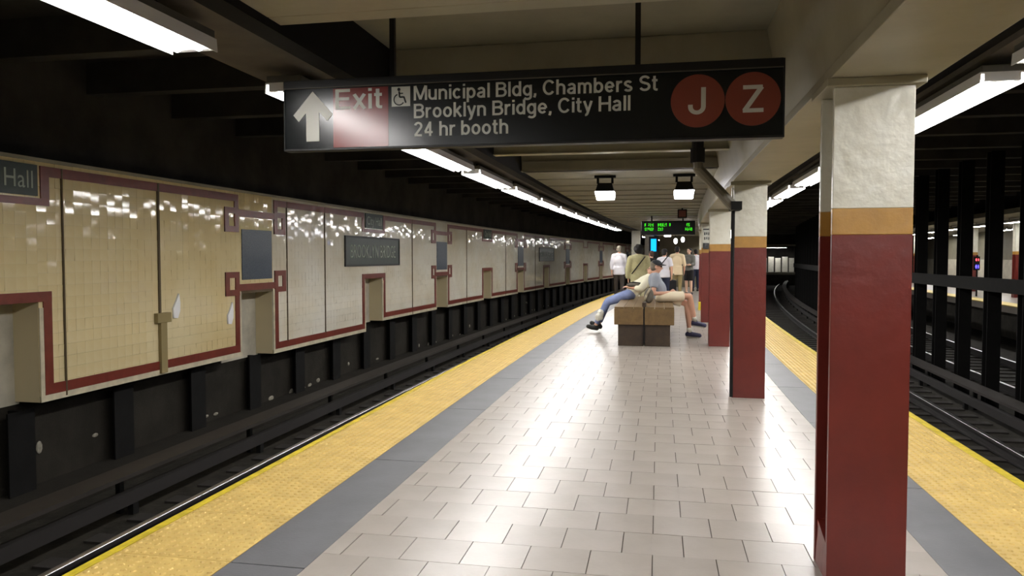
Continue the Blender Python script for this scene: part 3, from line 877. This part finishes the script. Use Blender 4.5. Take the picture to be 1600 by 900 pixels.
# end of the line of sight on the right track: lit platform piece beyond the bend
e_ = empty('end_platform', (0,0,0))
b = MB(); b.box(9.0,12.6,72,75.5,-1.1,0); b.build('deck', ['concrete_dark'], e_)
b = MB(); b.box(9.0,12.6,71.9,72.3,-.16,.04); b.build('edge', ['cream_paint'], e_)
b = MB(); b.box(9.2,12.4,73.05,73.35,2.445,2.6); b.build('lintel', ['cream_paint'], e_)
for x in (9.3, 12.2):
    b = MB(); b.box(x,x+.14,73.1,73.3,0,2.445); b.build('support', ['black_steel'], e_)
for i in range(5):
    x = 9.4+i*.62; b = MB(); b.box(x,x+.5,74,74.2,.04,1.35+.12*(i%2)); b.build('panel', ['col_white'], e_, bevel=.02)
tag(e_, 'small pale lit platform end with white panels beyond the curve of the right track', 'platform')
lamp(0,0,0,'x','x'); lp = [o for o in COL.objects if o.get('group') == 'x'][0]
lp.location = (10.6, 73.2, 2.3); lp.rotation_euler = (0,0,PI/2); lp['group'] = 'lights past the curve'; lp['label'] = 'far light above the pale platform end past the curve'

# ================================================================== BENCH
bx, by0, by1 = -.23, 12.15, 15.6
bn = empty('platform_bench', (bx, by0, 0)); LB = by1-by0
for s in (-1, 1):
    x0, x1 = (.012, .47) if s > 0 else (-.47, -.012)
    b = MB(); b.box(x0, x1, 0, .035, .345, .60); b.build('end_board', ['wood'], bn, bevel=.004)
    xo = .44 if s > 0 else -.47
    b = MB(); b.box(xo, xo+.03, .037, LB, .345, .60); b.build('side_board', ['wood'], bn, bevel=.004)
    for i in range(3):
        a = x0+(x1-x0)*i/3; c = x0+(x1-x0)*(i+1)/3
        b = MB(); b.box(a+.003, c-.003, 0, LB, .602, .628); b.build('seat_slat', ['wood'], bn, bevel=.003)
    b = MB(); b.box(x0+(.0 if s > 0 else .06), x1-(.06 if s > 0 else 0), .05, .25, 0, .345); b.build('pedestal', ['wood_dark'], bn, bevel=.004)
    b = MB(); b.box(x0+(.0 if s > 0 else .06), x1-(.06 if s > 0 else 0), LB-.3, LB-.1, 0, .345); b.build('pedestal', ['wood_dark'], bn, bevel=.004)
b = MB(); b.box(-.012,.012,.01,LB,.05,.64); b.build('centre_board', ['gap_black'], bn)
b = MB(); b.box(-.03,.03,0,.36,.63,.70); b.build('arm_rest', ['wood_dark'], bn, bevel=.01)
tag(bn, 'low brown wooden double platform bench seen end on', 'bench')

# ================================================================== PEOPLE
def V(*a): return Vector(a)
def baked(name, mb, voxel, mats, parent, smooth=4):
    me = mb.mesh('tmp', mats); t = bpy.data.objects.new('tmp', me); COL.objects.link(t)
    m = t.modifiers.new('r', 'REMESH'); m.mode = 'VOXEL'; m.voxel_size = voxel; m.use_smooth_shade = True
    m = t.modifiers.new('s', 'SMOOTH'); m.factor = .5; m.iterations = smooth
    dg = bpy.context.evaluated_depsgraph_get()
    me2 = bpy.data.meshes.new_from_object(t.evaluated_get(dg)); bpy.data.objects.remove(t); me2.name = name
    me2.materials.clear(); me2.materials.append(M[mats[0]])
    return link(name, me2, parent)
def limb(b, pts, rs, flat_end=False):
    for i in range(len(pts)-1):
        b.cyl(pts[i], pts[i+1], rs[i], rs[i+1], seg=14)
        if i > 0 or True: b.ell(pts[i], rs[i], seg=12, rings=8)
    if not flat_end: b.ell(pts[-1], rs[-1], seg=12, rings=8)
def frame(d, up=V(0,0,1)):
    d = d.normalized(); sdir = d.cross(up)
    if sdir.length < .05: sdir = d.cross(V(1,0,0))
    sdir.normalize(); u = sdir.cross(d)
    return Matrix((sdir, d, u)).transposed()      # columns: right, forward, up
def hand(b, wrist, elbow, side, fwd, k=1.0, curl=.5):
    d = (wrist-elbow).normalized(); fwd = (fwd-d*fwd.dot(d)).normalized() if (fwd-d*fwd.dot(d)).length > .05 else d.orthogonal().normalized()
    s = d.cross(fwd).normalized()                   # across the palm thickness
    palm = wrist+d*.05*k
    R = Matrix((fwd, s, d)).transposed()
    b.ell(palm, (.040*k,.018*k,.052*k), rot=R, seg=10, rings=7)
    for i, L in enumerate((.066,.076,.072,.056)):
        o = palm+d*.04*k+fwd*(.028-.019*i)*k
        m1 = o+(d*math.cos(curl*.5)+s*side*math.sin(curl*.5))*L*.5*k
        m2 = m1+(d*math.cos(curl*1.6)+s*side*math.sin(curl*1.6))*L*.5*k
        limb(b, [o, m1, m2], [.0095*k,.009*k,.0075*k])
    o = wrist+d*.02*k+fwd*.025*k
    limb(b, [o, o+(d*.7+fwd*.7)*.035*k, o+(d*1.0+fwd*.35)*.068*k], [.012*k,.0105*k,.009*k])
def torso(b, J, g, rx=1.0):
    """pelvis -> chest -> shoulders, oval section"""
    pel, ch, nk = J['pelvis'], J['chest'], J['neck']
    right = (J['shR']-J['shL']).normalized(); up = (ch-pel).normalized(); f = up.cross(right).normalized()
    R = Matrix((right, f, up)).transposed(); k = J['k']
    b.ell(pel, ((.165+g)*k,(.115+g)*k,(.13+g)*k), rot=R)
    mid = (pel+ch)/2
    b.ell(mid+f*.01*k, ((.145+g)*k*rx,(.112+g+J.get('belly',0))*k,(.17+g)*k), rot=R)
    b.ell(ch, ((.165+g)*k,(.115+g)*k,(.19+g)*k), rot=R)
    limb(b, [J['shL'], nk-up*.03*k, J['shR']], [(.06+g)*k,(.06+g)*k,(.06+g)*k])
def head(b, J):
    c = J['head']; R = J['hR']; k = J['k']
    def P(x,y,z): return c+R@V(x*k,y*k,z*k)
    b.ell(P(0,-.012,.03), (.077*k,.096*k,.088*k), rot=R)
    b.ell(P(0,.018,-.045), (.058*k,.068*k,.068*k), rot=R)
    b.ell(P(0,.055,-.088), (.026*k,.022*k,.02*k), rot=R)         # chin
    limb(b, [P(0,.086,.015), P(0,.112,-.022)], [.011*k,.017*k])   # nose
    b.ell(P(0,.075,.034), (.05*k,.02*k,.014*k), rot=R)            # brow
    b.ell(P(0,.082,-.055), (.026*k,.014*k,.012*k), rot=R)         # lips
    for s in (-1,1): b.ell(P(s*.080,-.008,-.008), (.012*k,.022*k,.034*k), rot=R)
    limb(b, [J['neck']-V(0,0,.02), P(0,-.02,-.07)], [.056*k,.052*k])
def person(label, base, rz, J, vox=.02, skin='skin', top=None, sleeve=.5, bottom=None, leg=1.0, shoes='shoe_black',
           hair='hair_black', hstyle='short', hem=0.0, extra=None, cuffs=None, group=None, loose=.018, hood=False):
    r = empty('person', base, rz); k = J['k']
    b = MB(); torso(b, J, 0); head(b, J)
    fw = J.get('handf', V(0,1,0))
    for s in 'LR':
        sh, el, wr = J['sh'+s], J['el'+s], J['wr'+s]
        limb(b, [sh, (sh+el)/2, el, (el+wr)/2+(el-wr)*.1, wr], [.055*k,.047*k,.038*k,.036*k,.026*k])
        hand(b, wr, el, 1 if s == 'L' else -1, J.get('hf'+s, fw), k*1.05, J.get('curl', .5))
        hp, kn, an = J['hip'+s], J['kn'+s], J['an'+s]
        limb(b, [hp, (hp+kn)/2, kn, kn+(an-kn)*.35, an], [.088*k,.078*k,.056*k,.056*k,.036*k])
        toe = J['toe'+s]; limb(b, [an, an+(toe-an)*.5-V(0,0,.02*k), toe], [.036*k,.036*k,.026*k])
    baked('body', b, min(vox,.014), [skin], r)
    # top
    b = MB(); torso(b, J, loose)
    if hem:
        up = (J['chest']-J['pelvis']).normalized(); right = (J['shR']-J['shL']).normalized(); f = up.cross(right)
        R = Matrix((right, f, up)).transposed()
        n0 = len(b.v); b.cyl(V(0,0,-.08-hem), V(0,0,.10), 1.04, .97, seg=20)
        for i_ in range(n0, len(b.v)):
            q_ = V(*b.v[i_]); q_ = V(q_.x*(.172+loose)*k, q_.y*(.128+loose)*k, q_.z*k); b.v[i_] = tuple(J['pelvis']+R@q_)
    for s in 'LR':
        sh, el, wr = J['sh'+s], J['el'+s], J['wr'+s]
        if sleeve <= 1: limb(b, [sh, sh+(el-sh)*sleeve], [(.062+loose)*k,(.055+loose)*k], flat_end=True)
        else:
            e2 = el+(wr-el)*(sleeve-1); limb(b, [sh, el, e2], [(.06+loose)*k,(.046+loose)*k,(.034+loose)*k], flat_end=True)
    if hood:
        up = (J['chest']-J['pelvis']).normalized()
        b.ell(J['neck']-up*.07*k+J['hR']@V(0,-.09*k,0), (.15*k,.08*k,.13*k))
    baked('shirt' if sleeve <= 1 else 'jacket', b, vox, [top], r)
    # trousers
    if bottom:
        b = MB()
        up = (J['chest']-J['pelvis']).normalized(); right = (J['shR']-J['shL']).normalized(); f = up.cross(right)
        R = Matrix((right, f, up)).transposed()
        b.ell(J['pelvis']-up*.02, (.178*k,.13*k,.12*k), rot=R)
        for s in 'LR':
            hp, kn, an = J['hip'+s], J['kn'+s], J['an'+s]
            if leg <= 1.0: limb(b, [hp, hp+(kn-hp)*leg], [.105*k,(.092 if leg < .99 else .078)*k], flat_end=True)
            else: limb(b, [hp, (hp+kn)/2, kn, kn+(an-kn)*min(1,(leg-1))], [.103*k,.092*k,.07*k,.055*k], flat_end=True)
        baked('shorts' if leg <= 1.1 else 'trousers', b, vox, [bottom], r)
    for s in 'LR':
        an, toe = J['an'+s], J['toe'+s]; d = (toe-an); 
        b = MB(); heel = an-d*.25; heel = V(heel.x, heel.y, min(an.z, heel.z)-.035*k)
        limb(b, [an+V(0,0,.0), heel, an+d*.45-V(0,0,.015*k), toe+d*.12+V(0,0,.012*k)], [.047*k,.047*k,.050*k,.042*k])
        o = baked('shoe', b, .012, [shoes], r)
        if shoes in ('shoe_navy',): 
            b = MB(); limb(b, [heel-V(0,0,.022*k), toe-V(0,0,.018*k)], [.034*k,.03*k]); b.build('sole', ['sole'], o, smooth=True)
    c = J['head']; R = J['hR']
    def P(x,y,z): return c+R@V(x*k,y*k,z*k)
    for s in (-1,1):
        b = MB(); b.ell(P(s*.031,.083,.010), .0095*k, seg=8, rings=6); b.build('eye', ['eye'], r)
    if hstyle != 'none':
        b = MB()
        b.ell(P(0,-.025,.045), (.087*k,.098*k,.088*k), rot=R)
        b.ell(P(0,-.045,-.01), (.082*k,.075*k,.08*k), rot=R)
        if hstyle == 'curly':
            b.ell(P(0,-.03,.03), (.125*k,.125*k,.125*k), rot=R)
            rr = random.Random(2)
            for i in range(26):
                a = rr.random()*6.28; e = rr.uniform(-.6,1.2)
                b.ell(P(.105*math.cos(a)*math.cos(e),-.035+.105*math.sin(a)*math.cos(e)*.9,.035+.105*math.sin(e)), .036*k, seg=8, rings=6)
        if hstyle == 'long':
            limb(b, [P(0,-.06,.03),P(0,-.085,-.08),P(0,-.095,-.20)], [.09*k,.085*k,.06*k])
        baked('hair', b, .014, [hair], r)
    if extra: extra(r, P, k, R)
    tag(r, label, 'person', group); return r

def standing(H=1.75, lean=0, turn=0, armL=0.0, armR=0.0, stride=.0, wide=1.0, elbowL=.1, elbowR=.1, nod=0):
    k = H/1.75; J = {'k': k}
    J['pelvis'] = V(0,0,.96*k); J['chest'] = V(0,lean*.3,1.26*k); J['neck'] = V(0,lean*.5,1.49*k)
    J['head'] = V(0,lean*.6+.01,1.635*k); J['hR'] = Matrix.Rotation(turn,3,'Z')@Matrix.Rotation(-nod,3,'X')
    for s, sg_, a, e, st_ in (('L',-1,armL,elbowL,stride),('R',1,armR,elbowR,-stride)):
        sh = V(sg_*.18*k*wide, lean*.45, 1.42*k); J['sh'+s] = sh
        el = sh+V(sg_*.07*k, math.sin(a)*.28*k, -math.cos(a)*.28*k); J['el'+s] = el
        J['wr'+s] = el+V(-sg_*.01*k, math.sin(a+e)*.25*k, -math.cos(a+e)*.25*k)
        J['hip'+s] = V(sg_*.09*k,0,.90*k); J['kn'+s] = V(sg_*.10*k, st_*.5+.02, .50*k)
        J['an'+s] = V(sg_*.10*k, st_, .085*k); J['toe'+s] = V(sg_*.12*k, st_+.15*k, .03*k)
    return J

# --- seated man in cap (faces +x); local axes = world axes
mx, my = 0.0, 13.62
k = .95; J = {'k': k, 'belly': .02}
J['pelvis'] = V(0.02,0,.76); J['chest'] = V(-.055,0,.96); J['neck'] = V(-.065,0,1.115)
J['head'] = V(-.045,0,1.25); J['hR'] = Matrix.Rotation(-PI/2,3,'Z')@Matrix.Rotation(-.08,3,'X')
# facing +x: left hand is +y (far), right hand is -y (near camera)
for s, q in (('L',1),('R',-1)):
    J['sh'+s] = V(-.06, q*.175, 1.055)
    J['el'+s] = V(-.10, q*.245, .785)
    J['wr'+s] = V(.19, q*.08, .80)
    J['hip'+s] = V(.03, q*.09, .73)
J['knR'] = V(.53,.02,.735); J['anR'] = V(.63,.10,.285); J['toeR'] = V(.78,.13,.21)
J['knL'] = V(.49,.10,.60); J['anL'] = V(.54,.06,.09); J['toeL'] = V(.69,.05,.035)
J['hfL'] = V(0,0,1); J['hfR'] = V(0,0,1); J['curl'] = .9
def cap_extra(r, P, k, R):
    b = MB(); b.ell(P(0,-.008,.062), (.090*k,.108*k,.072*k), rot=R)
    c = baked('cap', b, .010, ['cap'], r)
    b = MB(); b.ell(P(0,.115,.045), (.068*k,.065*k,.010*k), rot=R); b.build('cap_brim', ['cap'], c, smooth=True)
    b = MB()
    for s in (-1,1): b.ell(P(s*.034,.092,.012), (.026*k,.012*k,.018*k), rot=R, seg=10, rings=6)
    for s in (-1,1):
        limb(b, [P(s*.062,.085,.016),P(s*.086,.0,.014)], [.004,.004])
    b.build('sunglasses', ['eye'], r, smooth=True)
    for s, a in (('R', V(.63,.10,.285)), ('L', V(.54,.06,.09))):
        b = MB(); d = V(-.10,-.08,.45) if s == 'R' else V(-.05,.04,.5); d.normalize()
        b.cyl(a+d*.0, a+d*.085, .043, .046); b.build('sock', ['plastic_white'], r, smooth=True)
person('seated man in dark cap, grey t-shirt and pale shorts with legs crossed on the bench', (mx,my,0), 0, J, vox=.013,
       skin='skin', top='tee_grey', sleeve=.62, bottom='khaki', leg=.80, shoes='shoe_navy', hair='hair_grey', extra=cap_extra)
# --- man slouching on the other side of the bench (faces -x)
J = {'k': .98, 'belly': .01}
J['pelvis'] = V(-.32,0,.765); J['chest'] = V(-.12,0,.93); J['neck'] = V(-.0,0,1.06)
J['head'] = V(.06,.0,1.17); J['hR'] = Matrix.Rotation(PI/2,3,'Z')@Matrix.Rotation(.35,3,'X')
for s, q in (('L',-1),('R',1)):
    J['sh'+s] = V(-.02, q*.18, 1.02); J['el'+s] = V(-.16, q*.27, .84); J['wr'+s] = V(-.36, q*.16, .86)
    J['hip'+s] = V(-.34, q*.09, .74)
J['knL'] = V(-.79,-.05,.57); J['anL'] = V(-1.01,-.02,.11); J['toeL'] = V(-1.13,-.04,.10)
J['knR'] = V(-.78,.12,.59); J['anR'] = V(-.96,.14,.13); J['toeR'] = V(-1.08,.13,.15)
J['hfL'] = V(0,1,0); J['hfR'] = V(0,-1,0)
person('man in white shirt and blue jeans slouching on the bench, legs stretched left', (-.17,14.35,0), 0, J, vox=.014,
       skin='skin', top='shirt_white', sleeve=1.5, bottom='jeans', leg=1.88, shoes='shoe_black', hair='hair_grey')
# bag on his lap, backpack behind the man in the cap, white bag between the feet
r = empty('waist_bag', (-.46,14.20,.91)); b = MB(); b.ell((0,0,0),(.14,.10,.05)); baked('pouch', b, .015, ['bag_grey'], r)
b = MB(); limb(b, [V(-.12,-.02,.02),V(0,-.06,.05),V(.12,-.02,.03)], [.012,.012,.012]); b.build('strap', ['cloth_black'], r); tag(r, 'dark grey bag lying on the lap of the slouching man', 'bag')
r = empty('backpack', (-.17,13.25,.63)); b = MB(); b.ell((0,0,.13),(.085,.10,.135)); b.ell((0,-.08,.09),(.06,.04,.08)); baked('pack', b, .014, ['bag_grey'], r)
b = MB(); limb(b, [V(-.07,-.10,.05),V(-.04,-.12,.14),V(.02,-.08,.25)], [.02,.02,.018]); b.build('strap', ['bag_beige'], r, smooth=True)
tag(r, 'grey backpack with a beige strap on the bench behind the seated man', 'backpack')
r = empty('carrier_bag', (-1.08,14.04,.30)); b = MB()
rr = random.Random(4)
for i in range(9): b.ell((rr.uniform(-.04,.04),rr.uniform(-.05,.05),rr.uniform(-.04,.12)),(.05,.05,.06))
baked('sack', b, .012, ['plastic_white'], r, smooth=2); b = MB(); b.ell((.02,-.06,.10),(.03,.02,.03)); b.build('knot', ['plastic_white'], r); tag(r, 'small crumpled white bag at the knees of the slouching man', 'bag')

# --- standing crowd
person('person in untucked white shirt and dark trousers walking away at the left of the crowd', (-1.33,25.8,0), .05,
       standing(1.80, stride=.14, armL=-.15, armR=.25), top='shirt_pale', sleeve=1.7, bottom='trouser_dark', leg=1.95, hair='hair_grey', hem=.08, shoes='shoe_black')
def olive_extra(r, P, k, R):
    b = MB(); limb(b, [V(.14,-.14,1.43),V(.0,-.17,1.25),V(-.17,-.10,1.02)], [.014,.014,.014]); b.build('strap', ['cloth_black'], r, smooth=True)
person('person with black curly hair in a long olive hooded jacket, seen from behind', (-.50,19.0,0), .12,
       standing(1.70, armL=.05, armR=-.05, wide=1.08), top='olive', sleeve=1.9, bottom='olive_light', leg=1.95, hstyle='curly', hem=.22, hood=True, loose=.035, extra=olive_extra, skin='skin')
person('dark-haired person in black behind the olive jacket', (-.24,24.3,0), .6,
       standing(1.62), top='cloth_black', sleeve=1.9, bottom='cloth_black', leg=1.95, hair='hair_brown')
def hat_extra(r, P, k, R):
    b = MB(); b.ell(P(0,-.01,.085),(.092*k,.105*k,.065*k), rot=R); c = baked('hat', b, .012, ['cloth_black'], r)
    b = MB(); b.cyl(P(0,0,.055),P(0,0,.068),.15*k,.145*k,seg=20); b.build('hat_brim', ['cloth_black'], c)
    b = MB(); limb(b, [V(.16,-.10,1.47),V(.0,-.17,1.25),V(-.17,-.10,1.02)], [.016,.016,.016]); b.build('strap', ['cloth_black'], r, smooth=True)
person('person in dark brimmed hat and pale shirt with a black diagonal strap', (.16,24.0,0), -.35,
       standing(1.66, armL=.5, elbowL=.9), top='shirt_pale', sleeve=.8, bottom='navy', leg=1.95, extra=hat_extra, hem=.05)
person('person in cream shirt and khaki trousers with black hair, seen from behind', (.64,28.0,0), -.15,
       standing(1.80, armL=.35, elbowL=.9, wide=1.02), top='shirt_cream', sleeve=1.3, bottom='khaki_dark', leg=1.95, hem=.12, vox=.018)
person('woman in grey jacket and black shorts with bare legs, facing the camera', (1.10,29.0,0), PI-.6,
       standing(1.76, armL=.3, elbowL=1.2, armR=.3, elbowR=.8), top='jacket_grey', sleeve=1.8, bottom='cloth_black', leg=.9, hstyle='long', skin='skin_pale', shoes='shoe_black')
person('brown-haired person in olive top half hidden behind the cream shirt', (.20,30.3,0), .4,
       standing(1.64), top='khaki_dark', sleeve=1.6, bottom='cloth_black', leg=1.95, hair='hair_brown', hstyle='long')
person('person in pale grey at the far right of the crowd beside the columns', (1.50,32.5,0), .2,
       standing(1.75), top='shirt_pale', sleeve=1.6, bottom='navy', leg=1.95)
person('person in dark coat standing far down the left platform edge', (-1.05,31.0,0), .2,
       standing(1.78), top='cloth_black', sleeve=1.9, bottom='cloth_black', leg=1.95)
r = empty('suitcase', (.40,26.0,0)); b = MB(); b.box(-.17,.17,-.12,.12,.06,.66); b.build('shell', ['cloth_black'], r, bevel=.04)
for s in (-1,1):
    b = MB(); b.cyl((s*.13,-.03,.035),(s*.13,.03,.035),.035); b.build('wheel', ['gap_black'], r)
b = MB(); b.cyl((-.09,.1,.66),(-.09,.1,.85),.01); b.cyl((.09,.1,.66),(.09,.1,.85),.01); b.cyl((-.1,.1,.85),(.1,.1,.85),.014); b.build('handle', ['conduit'], r)
tag(r, 'large black suitcase standing on the floor in the crowd', 'suitcase')
r = empty('yellow_bin', (1.10,20.9,0)); b = MB(); b.quad_box([(-.06,-.1,0),(.06,-.1,0),(.06,.1,0),(-.06,.1,0),(-.05,-.08,.2),(.05,-.08,.2),(.05,.08,.2),(-.05,.08,.2)]); b.build('body', ['plastic_yellow'], r, bevel=.01)
b = MB(); b.box(-.065,.065,-.1,.1,.2,.215); b.build('lid', ['plastic_yellow'], r, bevel=.004)
tag(r, 'small yellow box on the floor beside the fifth column', 'box')
